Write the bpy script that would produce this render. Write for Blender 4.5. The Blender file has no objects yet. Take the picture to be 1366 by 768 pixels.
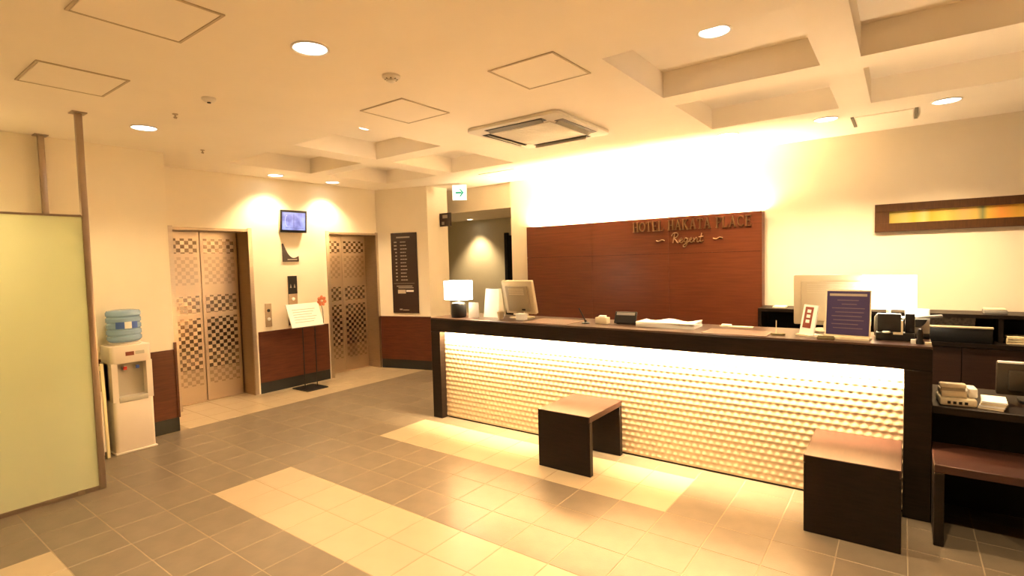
import bpy, bmesh, math, random
from mathutils import Matrix, Vector
random.seed(7)
S = bpy.context.scene
COL = S.collection

# ------------------------------------------------------------------ camera
FPX, CAMZ = 704.76, 1.6132
YAW, PITCH, ROLL = 0.6374, -0.0505, -0.0262
fw = Vector((-math.sin(YAW) * math.cos(PITCH), math.cos(YAW) * math.cos(PITCH), math.sin(PITCH)))
rt = Vector((math.cos(YAW), math.sin(YAW), 0.0))
up = rt.cross(fw)
rt2 = rt * math.cos(ROLL) + up * math.sin(ROLL)
up2 = -rt * math.sin(ROLL) + up * math.cos(ROLL)
cam_d = bpy.data.cameras.new('camera')
cam_d.sensor_width = 36.0
cam_d.lens = FPX * 36.0 / 1366.0
cam_d.clip_start = 0.05
cam = bpy.data.objects.new('camera', cam_d)
m3 = Matrix((rt2, up2, -fw)).transposed()
cam.matrix_world = Matrix.Translation((0, 0, CAMZ)) @ m3.to_4x4()
COL.objects.link(cam)
S.camera = cam

# ------------------------------------------------------------------ world, exposure
w = bpy.data.worlds.new('world'); S.world = w; w.use_nodes = True
w.node_tree.nodes['Background'].inputs[0].default_value = (1.0, 0.78, 0.52, 1)
w.node_tree.nodes['Background'].inputs[1].default_value = 0.0
S.view_settings.view_transform = 'Standard'
S.view_settings.look = 'None'
S.view_settings.gamma = 1.0
S.view_settings.use_curve_mapping = False
S.view_settings.exposure = 2.15
WARM = (1.0, 0.70, 0.39)
DOWN_W = 60.0      # each ceiling downlight
COVE_W = 56.0       # strip behind the wood panel
LED_W = 92.0        # strip under the counter top

# ------------------------------------------------------------------ materials
def rgb(c): return (c[0], c[1], c[2], 1.0)
MATS = {}
def mat(name, col, rough=0.5, metal=0.0, var=0.0, vscale=8.0, stretch=(1, 1, 1), bump=0.0, bscale=60.0,
        spec=0.5, emit=None, estr=0.0, rand=0.0, coat=0.0, trans=0.0, ior=1.45, alpha=1.0):
    m = bpy.data.materials.new(name); m.use_nodes = True
    nt = m.node_tree; N = nt.nodes; L = nt.links
    b = N['Principled BSDF']
    b.inputs['Base Color'].default_value = rgb(col)
    b.inputs['Roughness'].default_value = rough
    b.inputs['Metallic'].default_value = metal
    b.inputs['Specular IOR Level'].default_value = spec
    b.inputs['Coat Weight'].default_value = coat
    b.inputs['Transmission Weight'].default_value = trans
    b.inputs['IOR'].default_value = ior
    b.inputs['Alpha'].default_value = alpha
    if emit:
        b.inputs['Emission Color'].default_value = rgb(emit); b.inputs['Emission Strength'].default_value = estr
    if var or rand:
        tc = N.new('ShaderNodeTexCoord'); mp = N.new('ShaderNodeMapping'); mp.inputs['Scale'].default_value = stretch
        L.new(tc.outputs['Object'], mp.inputs['Vector'])
        no = N.new('ShaderNodeTexNoise'); no.inputs['Scale'].default_value = vscale; no.inputs['Detail'].default_value = 6
        L.new(mp.outputs['Vector'], no.inputs['Vector'])
        rp = N.new('ShaderNodeMapRange'); rp.inputs[1].default_value = 0.3; rp.inputs[2].default_value = 0.7
        rp.inputs[3].default_value = 1 - var; rp.inputs[4].default_value = 1 + var
        L.new(no.outputs['Fac'], rp.inputs[0])
        last = rp.outputs[0]
        if rand:
            oi = N.new('ShaderNodeObjectInfo'); r2 = N.new('ShaderNodeMapRange')
            r2.inputs[3].default_value = 1 - rand; r2.inputs[4].default_value = 1 + rand
            L.new(oi.outputs['Random'], r2.inputs[0])
            mu = N.new('ShaderNodeMath'); mu.operation = 'MULTIPLY'
            L.new(last, mu.inputs[0]); L.new(r2.outputs[0], mu.inputs[1]); last = mu.outputs[0]
        vm = N.new('ShaderNodeVectorMath'); vm.operation = 'SCALE'; vm.inputs[0].default_value = col
        L.new(last, vm.inputs['Scale']); L.new(vm.outputs[0], b.inputs['Base Color'])
    if bump:
        tc = N.new('ShaderNodeTexCoord'); nb = N.new('ShaderNodeTexNoise'); nb.inputs['Scale'].default_value = bscale
        L.new(tc.outputs['Object'], nb.inputs['Vector'])
        bp = N.new('ShaderNodeBump'); bp.inputs['Strength'].default_value = bump; bp.inputs['Distance'].default_value = 0.01
        L.new(nb.outputs['Fac'], bp.inputs['Height']); L.new(bp.outputs[0], b.inputs['Normal'])
    MATS[name] = m
    return m

M_wall = mat('cream_paint', (0.87, 0.785, 0.62), 0.7, var=0.02, vscale=3, bump=0.05, bscale=200)
M_ceil = mat('ceiling_paint', (0.93, 0.86, 0.74), 0.8, var=0.02, vscale=2)
M_tan = mat('tan_wall_finish', (0.46, 0.33, 0.19), 0.6, var=0.05, vscale=3)
M_alc = mat('alcove_paint', (0.66, 0.62, 0.46), 0.7, var=0.03, vscale=3)
M_dark = mat('grey_brown_tile', (0.158, 0.126, 0.086), 0.33, spec=0.35, var=0.10, vscale=7, rand=0.06, bump=0.05, bscale=120)
M_light = mat('cream_tile', (0.37, 0.292, 0.185), 0.32, var=0.03, vscale=6, rand=0.03)
M_grout = mat('grout', (0.29, 0.232, 0.152), 0.9, var=0.06, vscale=30)
M_red = mat('red_brown_wood', (0.090, 0.025, 0.010), 0.38, var=0.22, vscale=5, stretch=(1.0, 1.0, 9), spec=0.4)
M_redh = mat('red_brown_veneer', (0.122, 0.033, 0.0135), 0.34, var=0.16, vscale=4, stretch=(0.7, 1.0, 12), spec=0.45)
M_wenge = mat('dark_wenge_wood', (0.011, 0.0060, 0.0034), 0.42, var=0.35, vscale=6, stretch=(1.5, 1.5, 14), spec=0.3)
M_wengetop = mat('dark_wenge_top', (0.065, 0.034, 0.023), 0.28, var=0.25, vscale=6, stretch=(2, 12, 2), spec=0.6)
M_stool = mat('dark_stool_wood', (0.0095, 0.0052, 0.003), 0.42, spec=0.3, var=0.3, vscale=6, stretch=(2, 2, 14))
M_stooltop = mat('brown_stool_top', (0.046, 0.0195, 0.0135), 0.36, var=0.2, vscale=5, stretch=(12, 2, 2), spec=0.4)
M_base = mat('black_baseboard', (0.016, 0.016, 0.013), 0.45)
M_steel = mat('brushed_steel', (0.56, 0.47, 0.36), 0.33, metal=1.0, var=0.08, vscale=10, stretch=(1, 1, 20))
M_steeld = mat('brushed_steel_jamb', (0.50, 0.40, 0.28), 0.5, metal=1.0, var=0.08, vscale=10, stretch=(1, 1, 20))
M_post = mat('satin_steel_post', (0.45, 0.37, 0.30), 0.35, metal=1.0)
M_panel = mat('cream_relief_panel', (0.58, 0.45, 0.29), 0.55)
M_white = mat('white_plastic', (0.80, 0.78, 0.72), 0.4)
M_cooler = mat('cooler_enamel', (0.78, 0.68, 0.58), 0.35)
M_coolerg = mat('cooler_grey_plastic', (0.50, 0.46, 0.38), 0.45)
M_black = mat('black_plastic', (0.012, 0.012, 0.012), 0.35)
M_blackm = mat('matt_black', (0.008, 0.007, 0.006), 0.8)
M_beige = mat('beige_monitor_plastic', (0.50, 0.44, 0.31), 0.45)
M_beiged = mat('dark_beige_plastic', (0.42, 0.36, 0.25), 0.5)  # beige plastic, a little darker than the monitor housing
M_paper = mat('white_paper', (0.86, 0.85, 0.80), 0.6)
M_cream = mat('cream_plastic', (0.72, 0.64, 0.46), 0.45)
M_leather = mat('brown_leather_mat', (0.20, 0.115, 0.085), 0.3, spec=0.7, bump=0.1, bscale=300)
M_purple = mat('purple_print', (0.05, 0.036, 0.11), 0.4)
M_dim = mat('faint_print', (0.15, 0.11, 0.15), 0.6)
M_sign = mat('dark_brown_sign', (0.035, 0.018, 0.013), 0.35)
M_letter = mat('bronze_letters', (0.50, 0.36, 0.22), 0.3, metal=1.0)
M_print = mat('pale_print', (0.36, 0.31, 0.25), 0.6)
M_greenp = mat('green_print', (0.0, 0.42, 0.34), 0.5)
M_redp = mat('red_print', (0.22, 0.05, 0.03), 0.5)
M_pink = mat('coral_petals', (0.85, 0.28, 0.14), 0.6)
M_lens = mat('downlight_lens', (1, 1, 1), 0.4, emit=(1.0, 0.93, 0.80), estr=2.2)
M_ring = mat('downlight_ring', (0.78, 0.74, 0.66), 0.4)
M_shade = mat('lit_lamp_shade', (0.9, 0.87, 0.8), 0.7, emit=(1.0, 0.90, 0.74), estr=2.6)
M_led = mat('led_strip', (1, 1, 1), 0.5, emit=(1.0, 0.85, 0.6), estr=3.0)
M_exit = mat('lit_sign_face', (0.9, 0.95, 0.9), 0.4, emit=(0.86, 1.0, 0.92), estr=0.22)
M_acw = mat('aircon_plastic', (0.78, 0.74, 0.66), 0.45)
M_acd = mat('aircon_dark_slot', (0.02, 0.02, 0.018), 0.6)
M_acv = mat('aircon_vane', (0.16, 0.14, 0.10), 0.5)
M_hatchf = mat('hatch_aluminium_frame', (0.54, 0.45, 0.32), 0.55)
M_frame = mat('picture_frame_wood', (0.075, 0.030, 0.007), 0.4, var=0.2, vscale=6, stretch=(14, 1, 2))
M_blue = mat('blue_bottle_plastic', (0.42, 0.62, 0.86), 0.12, trans=0.45, ior=1.33, var=0.0)
M_bluel = mat('blue_label', (0.05, 0.12, 0.45), 0.5)
M_red2 = mat('red_tap', (0.6, 0.03, 0.02), 0.4)
M_blue2 = mat('blue_tap', (0.05, 0.12, 0.5), 0.4)
M_umb = mat('yellow_cream_board', (0.82, 0.70, 0.42), 0.5)
M_grey = mat('grey_plastic', (0.28, 0.27, 0.25), 0.5)

M_olive = mat('olive_brown_plastic', (0.042, 0.031, 0.017), 0.5)
def glass_mat(name, col, trn, dif):
    m = bpy.data.materials.new(name); m.use_nodes = True
    N = m.node_tree.nodes; L = m.node_tree.links; N.clear()
    out = N.new('ShaderNodeOutputMaterial')
    t = N.new('ShaderNodeBsdfTransparent'); t.inputs[0].default_value = rgb((0.93, 0.97, 0.82))
    tl = N.new('ShaderNodeBsdfTranslucent'); tl.inputs[0].default_value = rgb(col)
    d = N.new('ShaderNodeBsdfDiffuse'); d.inputs[0].default_value = rgb(col)
    g = N.new('ShaderNodeBsdfGlossy'); g.inputs['Roughness'].default_value = 0.06
    a = N.new('ShaderNodeMixShader'); a.inputs[0].default_value = dif
    L.new(tl.outputs[0], a.inputs[1]); L.new(d.outputs[0], a.inputs[2])
    b = N.new('ShaderNodeMixShader'); b.inputs[0].default_value = trn
    L.new(a.outputs[0], b.inputs[1]); L.new(t.outputs[0], b.inputs[2])
    fr = N.new('ShaderNodeFresnel'); fr.inputs[0].default_value = 1.35
    c = N.new('ShaderNodeMixShader'); L.new(fr.outputs[0], c.inputs[0])
    L.new(b.outputs[0], c.inputs[1]); L.new(g.outputs[0], c.inputs[2])
    L.new(c.outputs[0], out.inputs[0])
    return m
M_glass = glass_mat('frosted_green_glass', (0.94, 0.98, 0.74), 0.28, 0.50)

def door_mat():
    m = bpy.data.materials.new('etched_steel_door'); m.use_nodes = True
    N = m.node_tree.nodes; L = m.node_tree.links; b = N['Principled BSDF']
    b.inputs['Metallic'].default_value = 1.0
    tc = N.new('ShaderNodeTexCoord'); sp = N.new('ShaderNodeSeparateXYZ'); L.new(tc.outputs['Object'], sp.inputs[0])
    cx = N.new('ShaderNodeCombineXYZ'); L.new(sp.outputs['Y'], cx.inputs['X']); L.new(sp.outputs['Z'], cx.inputs['Y'])
    cx.inputs['Z'].default_value = 0.01
    ck = N.new('ShaderNodeTexChecker'); ck.inputs['Scale'].default_value = 1 / 0.0455
    ck.inputs[1].default_value = (1, 1, 1, 1); ck.inputs[2].default_value = (0, 0, 0, 1)
    L.new(cx.outputs[0], ck.inputs['Vector'])
    # how strong the etching is at each height: bands with plain steel between
    z = N.new('ShaderNodeMapRange'); z.inputs[1].default_value = 0; z.inputs[2].default_value = 2.1
    L.new(sp.outputs['Z'], z.inputs[0])
    cr = N.new('ShaderNodeValToRGB'); cr.color_ramp.interpolation = 'CONSTANT'
    e = cr.color_ramp.elements
    stops = [(q / 2.1, v) for q, v in [(0, 0), (0.2, 0.4), (0.40, 0.7), (0.62, 0.95), (0.93, 0.8), (1.02, 0), (1.08, 0.7), (1.29, 0), (1.42, 0.33), (1.76, 0), (1.8, 0.7), (1.98, 0)]]
    e[0].position, e[0].color = 0, (0, 0, 0, 1); e[1].position = stops[1][0]; e[1].color = (stops[1][1],) * 3 + (1,)
    for p_, v_ in stops[2:]:
        q = e.new(p_); q.color = (v_, v_, v_, 1)
    L.new(z.outputs[0], cr.inputs[0])
    # inside the margins of a leaf
    ay = N.new('ShaderNodeMath'); ay.operation = 'ABSOLUTE'; L.new(sp.outputs['Y'], ay.inputs[0])
    lt = N.new('ShaderNodeMath'); lt.operation = 'LESS_THAN'; lt.inputs[1].default_value = 0.184; L.new(ay.outputs[0], lt.inputs[0])
    m1 = N.new('ShaderNodeMath'); m1.operation = 'MULTIPLY'; L.new(cr.outputs[0], m1.inputs[0]); L.new(ck.outputs['Fac'], m1.inputs[1])
    m2 = N.new('ShaderNodeMath'); m2.operation = 'MULTIPLY'; L.new(m1.outputs[0], m2.inputs[0]); L.new(lt.outputs[0], m2.inputs[1])
    mx = N.new('ShaderNodeMix'); mx.data_type = 'RGBA'
    mx.inputs[6].default_value = (0.60, 0.48, 0.35, 1); mx.inputs[7].default_value = (0.12, 0.08, 0.045, 1)
    L.new(m2.outputs[0], mx.inputs[0]); L.new(mx.outputs[2], b.inputs['Base Color'])
    rr = N.new('ShaderNodeMapRange'); rr.inputs[3].default_value = 0.36; rr.inputs[4].default_value = 0.2
    L.new(m2.outputs[0], rr.inputs[0]); L.new(rr.outputs[0], b.inputs['Roughness'])
    return m
M_door = door_mat()

def art_mat():
    m = bpy.data.materials.new('striped_yellow_print'); m.use_nodes = True
    N = m.node_tree.nodes; L = m.node_tree.links; b = N['Principled BSDF']; b.inputs['Roughness'].default_value = 0.5
    tc = N.new('ShaderNodeTexCoord'); sp = N.new('ShaderNodeSeparateXYZ'); L.new(tc.outputs['Object'], sp.inputs[0])
    mr = N.new('ShaderNodeMapRange'); mr.inputs[1].default_value = 0; mr.inputs[2].default_value = 1.25
    L.new(sp.outputs['X'], mr.inputs[0])
    cr = N.new('ShaderNodeValToRGB'); e = cr.color_ramp.elements
    cols = [(0, (.50, .40, .06)), (.10, (.62, .50, .16)), (.15, (.72, .50, .06)), (.21, (.80, .62, .24)), (.25, (.72, .46, .05)), (.33, (.82, .58, .12)),
            (.38, (.60, .48, .10)), (.43, (.80, .46, .16)), (.50, (.72, .50, .12)), (.535, (.22, .26, .10)), (.56, (.74, .52, .08)), (.63, (.82, .34, .06)), (.72, (.70, .40, .05)), (1, (.5, .42, .1))]
    e[0].color = rgb(cols[0][1]); e[1].position = 1.0; e[1].color = rgb(cols[-1][1])
    for p_, c_ in cols[1:-1]:
        q = e.new(p_); q.color = rgb(c_)
    L.new(mr.outputs[0], cr.inputs[0]); L.new(cr.outputs[0], b.inputs['Base Color'])
    return m
M_art = art_mat()

def screen_mat():
    m = bpy.data.materials.new('blue_screen'); m.use_nodes = True
    N = m.node_tree.nodes; L = m.node_tree.links; b = N['Principled BSDF']
    b.inputs['Base Color'].default_value = (0.02, 0.02, 0.03, 1); b.inputs['Roughness'].default_value = 0.3
    tc = N.new('ShaderNodeTexCoord'); no = N.new('ShaderNodeTexNoise'); no.inputs['Scale'].default_value = 9
    L.new(tc.outputs['Object'], no.inputs['Vector'])
    cr = N.new('ShaderNodeValToRGB'); cr.color_ramp.elements[0].position = 0.35; cr.color_ramp.elements[0].color = (0.05, 0.09, 0.42, 1)
    cr.color_ramp.elements[1].position = 0.68; cr.color_ramp.elements[1].color = (0.32, 0.42, 0.95, 1)
    L.new(no.outputs['Fac'], cr.inputs[0]); L.new(cr.outputs[0], b.inputs['Emission Color']); b.inputs['Emission Strength'].default_value = 0.3
    return m
M_screen = screen_mat()
M_screenl = mat('screen_highlight', (0.02, 0.02, 0.03), 0.3, emit=(0.55, 0.68, 1.0), estr=0.3)
M_screend = mat('screen_line', (0.02, 0.02, 0.03), 0.3, emit=(0.03, 0.05, 0.22), estr=0.3)

# ------------------------------------------------------------------ mesh helpers
class MB:
    def __init__(s): s.v = []; s.f = []
    def add(s, v, f, M=None):
        o = len(s.v)
        s.v += [tuple(M @ Vector(p)) if M else tuple(p) for p in v]
        s.f += [tuple(i + o for i in q) for q in f]; return s
    def box(s, x0, x1, y0, y1, z0, z1, M=None):
        v = [(x0, y0, z0), (x1, y0, z0), (x1, y1, z0), (x0, y1, z0), (x0, y0, z1), (x1, y0, z1), (x1, y1, z1), (x0, y1, z1)]
        return s.add(v, [(0, 3, 2, 1), (4, 5, 6, 7), (0, 1, 5, 4), (1, 2, 6, 5), (2, 3, 7, 6), (3, 0, 4, 7)], M)
    def prism(s, poly, z0, z1, M=None):
        n = len(poly)
        v = [(x, y, z0) for x, y in poly] + [(x, y, z1) for x, y in poly]
        f = [tuple(range(n - 1, -1, -1)), tuple(range(n, 2 * n))] + [(i, (i + 1) % n, n + (i + 1) % n, n + i) for i in range(n)]
        return s.add(v, f, M)
    def lathe(s, prof, n=24, M=None, cx=0, cy=0, caps=True):
        v = []; f = []
        for r, z in prof:
            for k in range(n):
                a = 2 * math.pi * k / n; v.append((cx + r * math.cos(a), cy + r * math.sin(a), z))
        for j in range(len(prof) - 1):
            for k in range(n):
                k2 = (k + 1) % n; f.append((j * n + k, j * n + k2, (j + 1) * n + k2, (j + 1) * n + k))
        if caps:
            f.append(tuple(range(n - 1, -1, -1))); m = (len(prof) - 1) * n; f.append(tuple(range(m, m + n)))
        return s.add(v, f, M)
    def tube(s, pts, r, n=6):
        P = [Vector(p) for p in pts]; v = []; f = []
        for i, p in enumerate(P):
            t = (P[min(i + 1, len(P) - 1)] - P[max(i - 1, 0)]).normalized()
            a = t.orthogonal() if i == 0 else (a - t * a.dot(t))
            a = a.normalized(); b = t.cross(a)
            for k in range(n):
                q = 2 * math.pi * k / n; v.append(tuple(p + a * r * math.cos(q) + b * r * math.sin(q)))
        for i in range(len(P) - 1):
            for k in range(n):
                k2 = (k + 1) % n; f.append((i * n + k, i * n + k2, (i + 1) * n + k2, (i + 1) * n + k))
        f.append(tuple(range(n - 1, -1, -1))); m = (len(P) - 1) * n; f.append(tuple(range(m, m + n)))
        return s.add(v, f)
    def build(s, name, m, parent=None, bevel=0.0, seg=2, smooth=False):
        me = bpy.data.meshes.new(name)
        bm = bmesh.new()
        vs = [bm.verts.new(p) for p in s.v]
        for q in s.f:
            try: bm.faces.new([vs[i] for i in q])
            except ValueError: pass
        bmesh.ops.recalc_face_normals(bm, faces=bm.faces)
        if bevel:
            es = [e for e in bm.edges if len(e.link_faces) == 2 and e.calc_face_angle(0) > 0.6]
            bmesh.ops.bevel(bm, geom=es, offset=bevel, segments=seg, profile=0.5, affect='EDGES')
        bm.to_mesh(me); bm.free()
        if smooth or bevel:
            for p in me.polygons: p.use_smooth = True
            if hasattr(me, 'set_sharp_from_angle'): me.set_sharp_from_angle(angle=0.7)
        me.materials.append(m)
        o = bpy.data.objects.new(name, me); COL.objects.link(o)
        if parent: o.parent = parent
        return o

def B(*a, M=None): return MB().box(*a, M=M)
def tag(o, label=None, cat=None, group=None, kind=None):
    if label: o['label'] = label
    if cat: o['category'] = cat
    if group: o['group'] = group
    if kind: o['kind'] = kind
    return o
def thing(name, loc, label, cat, rz=0.0, group=None, kind=None):
    o = bpy.data.objects.new(name, None); o.empty_display_size = 0.1
    COL.objects.link(o); o.location = loc; o.rotation_euler = (0, 0, rz)
    return tag(o, label, cat, group, kind)
def struct(o, label=None): o['kind'] = 'structure'; return tag(o, label)
def RX(a): return Matrix.Rotation(a, 4, 'X')
def RZ(a): return Matrix.Rotation(a, 4, 'Z')
def T(x, y, z): return Matrix.Translation((x, y, z))
def rrect(w, h, r, n=5):
    out = []
    for sx, sy, a0 in ((1, 1, 0), (-1, 1, 90), (-1, -1, 180), (1, -1, 270)):
        for k in range(n + 1):
            a = math.radians(a0 + 90 * k / n)
            out.append((sx * (w / 2 - r) + r * math.cos(a), sy * (h / 2 - r) + r * math.sin(a)))
    return out
def spot(name, loc, watts, size=110, blend=0.7, r=0.06, parent=None, col=WARM):
    d = bpy.data.lights.new(name, 'SPOT'); d.energy = watts; d.color = col
    d.spot_size = math.radians(size); d.spot_blend = blend; d.shadow_soft_size = r
    o = bpy.data.objects.new(name, d); COL.objects.link(o); o.location = loc
    if parent: o.parent = parent
    return o
def strip(name, loc, rot, sx, sy, watts, parent=None, spread=180, col=WARM):
    d = bpy.data.lights.new(name, 'AREA'); d.shape = 'RECTANGLE'; d.size = sx; d.size_y = sy; d.energy = watts
    d.color = col; d.spread = math.radians(spread)
    o = bpy.data.objects.new(name, d); COL.objects.link(o); o.location = loc; o.rotation_euler = rot
    if parent: o.parent = parent
    return o

# ------------------------------------------------------------------ the room
HC = 2.767
XE, XW, YB = -6.595, -5.84, 6.22
XD = -6.87                        # lift doors
XMAX, YMIN = 3.0, -2.5
DX, DY, X0, Y0 = 0.308, 0.300, -3.97, 1.69

# floor: grout bed plus single tiles
floor = struct(MB().box(-8.1, XMAX, YMIN, 7.8, -0.12, -0.0014).build('floor', M_grout), 'tiled lobby floor, grey-brown with cream tile strips')
def tile_mesh(m):
    b = MB(); g = 0.0028; w_, h_ = DX / 2 - g, DY / 2 - g; c = 0.0008
    v = [(-w_, -h_, -0.006), (w_, -h_, -0.006), (w_, h_, -0.006), (-w_, h_, -0.006), (-w_, -h_, -c), (w_, -h_, -c), (w_, h_, -c), (-w_, h_, -c),
         (-w_ + c, -h_ + c, 0), (w_ - c, -h_ + c, 0), (w_ - c, h_ - c, 0), (-w_ + c, h_ - c, 0)]
    f = [(0, 1, 5, 4), (1, 2, 6, 5), (2, 3, 7, 6), (3, 0, 4, 7), (4, 5, 9, 8), (5, 6, 10, 9), (6, 7, 11, 10), (7, 4, 8, 11), (8, 9, 10, 11)]
    b.add(v, f); o = b.build('tile', m); me = o.data; bpy.data.objects.remove(o); return me
TM = {'dark': tile_mesh(M_dark), 'light': tile_mesh(M_light)}
def pix(x, y, z):
    d = Vector((x, y, z - CAMZ)); zc = d.dot(fw)
    if zc < 0.2: return None
    return 683 + FPX * d.dot(rt2) / zc, 384 - FPX * d.dot(up2) / zc
cells = []
for i in range(-11, 23):
    for j in range(-14, 21):
        xa, xb, ya, yb = X0 + i * DX, X0 + (i + 1) * DX, Y0 + j * DY, Y0 + (j + 1) * DY
        cx, cy = (xa + xb) / 2, (ya + yb) / 2
        if xb > XMAX - 0.02 or ya < YMIN + 0.02 or yb > 7.7: continue
        if cx < XW and cy < 2.2: continue
        if cy > 6.2 and cx > -4.6: continue
        lt_ = (i < -6) or (0 <= i < 9 and (j in (0, 1, 5, 6, -5, -4)))
        q = [pix(xa, ya, 0), pix(xb, ya, 0), pix(xb, yb, 0), pix(xa, yb, 0)]
        area = 0
        if all(q):
            inside = any(-5 < a < 1371 and 0 < b_ < 773 for a, b_ in q)
            hidden = cy > 4.0 and cx > -4.5 or cy > 4.0 and cx > 0.2
            if inside and not hidden:
                area = abs(sum(q[k][0] * q[(k + 1) % 4][1] - q[(k + 1) % 4][0] * q[k][1] for k in range(4))) / 2
        cells.append(('light' if lt_ else 'dark', cx, cy, area))
for kind, nm in (('dark', 'dark_tile'), ('light', 'light_tile')):
    cs = sorted([c for c in cells if c[0] == kind], key=lambda c: -c[3])
    one = [c for c in cs if c[3] > 0][:300]
    rest = cs[len(one):]
    for c in one:
        o = bpy.data.objects.new(nm, TM[kind]); COL.objects.link(o); o.parent = floor
        o.location = (c[1], c[2], random.uniform(-0.0004, 0.0))
    b = MB(); g = 0.0028
    for c in rest: b.box(c[1] - DX / 2 + g, c[1] + DX / 2 - g, c[2] - DY / 2 + g, c[2] + DY / 2 - g, -0.006, -0.0006)
    if rest: tag(b.build('far_' + nm + 's', M_dark if kind == 'dark' else M_light, floor), kind='stuff')

# ceiling with coffers
COF = [(-1.41, -0.42, 2.83, 3.81), (-1.41, -0.42, 4.05, 5.03), (-0.21, 0.78, 2.83, 3.81), (-0.21, 0.78, 4.05, 5.03),
       (-4.66, -3.68, 2.87, 3.85), (-4.66, -3.68, 4.08, 5.06), (-5.94, -4.94, 2.87, 3.87), (-5.94, -4.94, 4.08, 5.08)]
CD = 0.183
xs = sorted({-8.1, XMAX} | {c[0] for c in COF} | {c[1] for c in COF})
ys = sorted({YMIN, 6.30} | {c[2] for c in COF} | {c[3] for c in COF})
b = MB()
for a in range(len(xs) - 1):
    for c in range(len(ys) - 1):
        mx_, my_ = (xs[a] + xs[a + 1]) / 2, (ys[c] + ys[c + 1]) / 2
        if any(q[0] < mx_ < q[1] and q[2] < my_ < q[3] for q in COF): continue
        b.add([(xs[a], ys[c], HC), (xs[a + 1], ys[c], HC), (xs[a + 1], ys[c + 1], HC), (xs[a], ys[c + 1], HC)], [(0, 3, 2, 1)])
b.box(-8.1, XMAX, YMIN, 6.30, HC + CD + 0.02, HC + CD + 0.10)
ceiling = struct(b.build('ceiling', M_ceil), 'cream ceiling with square recessed coffers')
for q in COF:
    x0, x1, y0, y1 = q; t = 0.012; z0, z1 = HC, HC + CD
    b = MB()
    b.box(x0 - t, x0, y0 - t, y1 + t, z0 + .0005, z1 + t); b.box(x1, x1 + t, y0 - t, y1 + t, z0 + .0005, z1 + t)
    b.box(x0, x1, y0 - t, y0, z0 + .0005, z1 + t); b.box(x0, x1, y1, y1 + t, z0 + .0005, z1 + t); b.box(x0, x1, y0, y1, z1, z1 + t)
    b.build('coffer', M_ceil, ceiling)

# walls
wall_left = struct(B(-6.895, XW, YMIN, 2.20, 0, HC + .01).build('wall_left', M_wall))
b = MB()
E1, E2, EH = (2.49, 3.41), (4.50, 5.40), 2.10
b.box(-6.9, XE, 2.20, E1[0], 0, HC + .01); b.box(-6.9, XE, E1[1], E2[0], 0, HC + .01)
for e in (E1, E2): b.box(-6.9, XE, e[0], e[1], EH, HC + .01)
wall_elev = struct(b.build('wall_recess', M_wall))
PA, PB = (-6.585, 5.405), (-5.71, 5.635)
wall_corner = struct(MB().prism([PA, PB, (-5.70, 6.06), (-8.1, 6.06), (-8.1, 5.95), (-6.9, 5.95), (-6.9, 5.405)], 0, HC + .01).build('wall_corner', M_wall))
wall_back = struct(B(-4.59, XMAX, YB, 7.8, 0, HC + .01).build('wall_back', M_wall))
struct(B(XMAX, XMAX + .1, YMIN, 7.8, 0, HC + .01).build('wall_right', M_tan))
struct(B(-8.1, XMAX, YMIN - .1, YMIN, 0, HC + .01).build('wall_front', M_tan))
struct(B(-8.2, -4.59, 7.70, 7.8, 0, 2.41).build('wall_alcove', M_alc))
struct(B(-8.2, -8.1, 6.0, 7.8, 0, HC).build('wall_alcove_left', M_alc))
struct(B(-8.1, -4.59, 6.29, 7.75, 2.405, HC + .01).build('ceiling_alcove', M_wall), 'lowered ceiling box over the passage')
dr = struct(thing('door_3', (-5.30, 7.66, 0), None, None))
B(-0.45, 0.45, 0.0, 0.035, 0, 2.08).build('door_panel', M_blackm, dr)
B(-0.5, -0.44, -0.03, 0.04, 0, 2.13).build('door_frame', M_blackm, dr)

# wainscots and baseboards
def wains(name, parent, x0, x1, y0, y1, z0=0.14, z1=0.80, m=M_red): return B(x0, x1, y0, y1, z0, z1).build(name, m, parent, bevel=0.002, seg=1)
wains('wainscot', wall_left, XW, XW + 0.012, 1.0, 2.20, 0.14, 0.825)
B(XW - 0.02, XW + 0.02, 2.19, 2.212, 0.14, 0.895).build('corner_trim', M_red, wall_left)
struct(B(XW, XW + 0.008, 1.0, 2.205, 0.0, 0.14).build('baseboard_left', M_base))
wains('wainscot', wall_elev, XE, XE + 0.012, E1[1] + 0.04, E2[0] - 0.03, 0.14, 0.795)
struct(B(XE, XE + 0.008, E1[1] + 0.04, E2[0] - 0.03, 0.0, 0.14).build('baseboard_recess', M_base))
an = math.atan2(PB[1] - PA[1], PB[0] - PA[0]); al = math.hypot(PB[0] - PA[0], PB[1] - PA[1])
MA = T(PA[0], PA[1], 0) @ RZ(an)
B(0.012, al, -0.012, 0.0, 0.14, 0.795, M=MA).build('wainscot', M_red, wall_corner)
B(0.0, al + 0.005, -0.02, 0.0, 0.795, 0.812, M=MA).build('wainscot_cap', M_red, wall_corner)
struct(B(0.012, al, -0.008, 0.0, 0, 0.14, M=MA).build('baseboard_corner', M_base))
B(-5.70, -5.688, 5.64, 6.06, 0.14, 0.795).build('wainscot', M_red, wall_corner)

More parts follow.
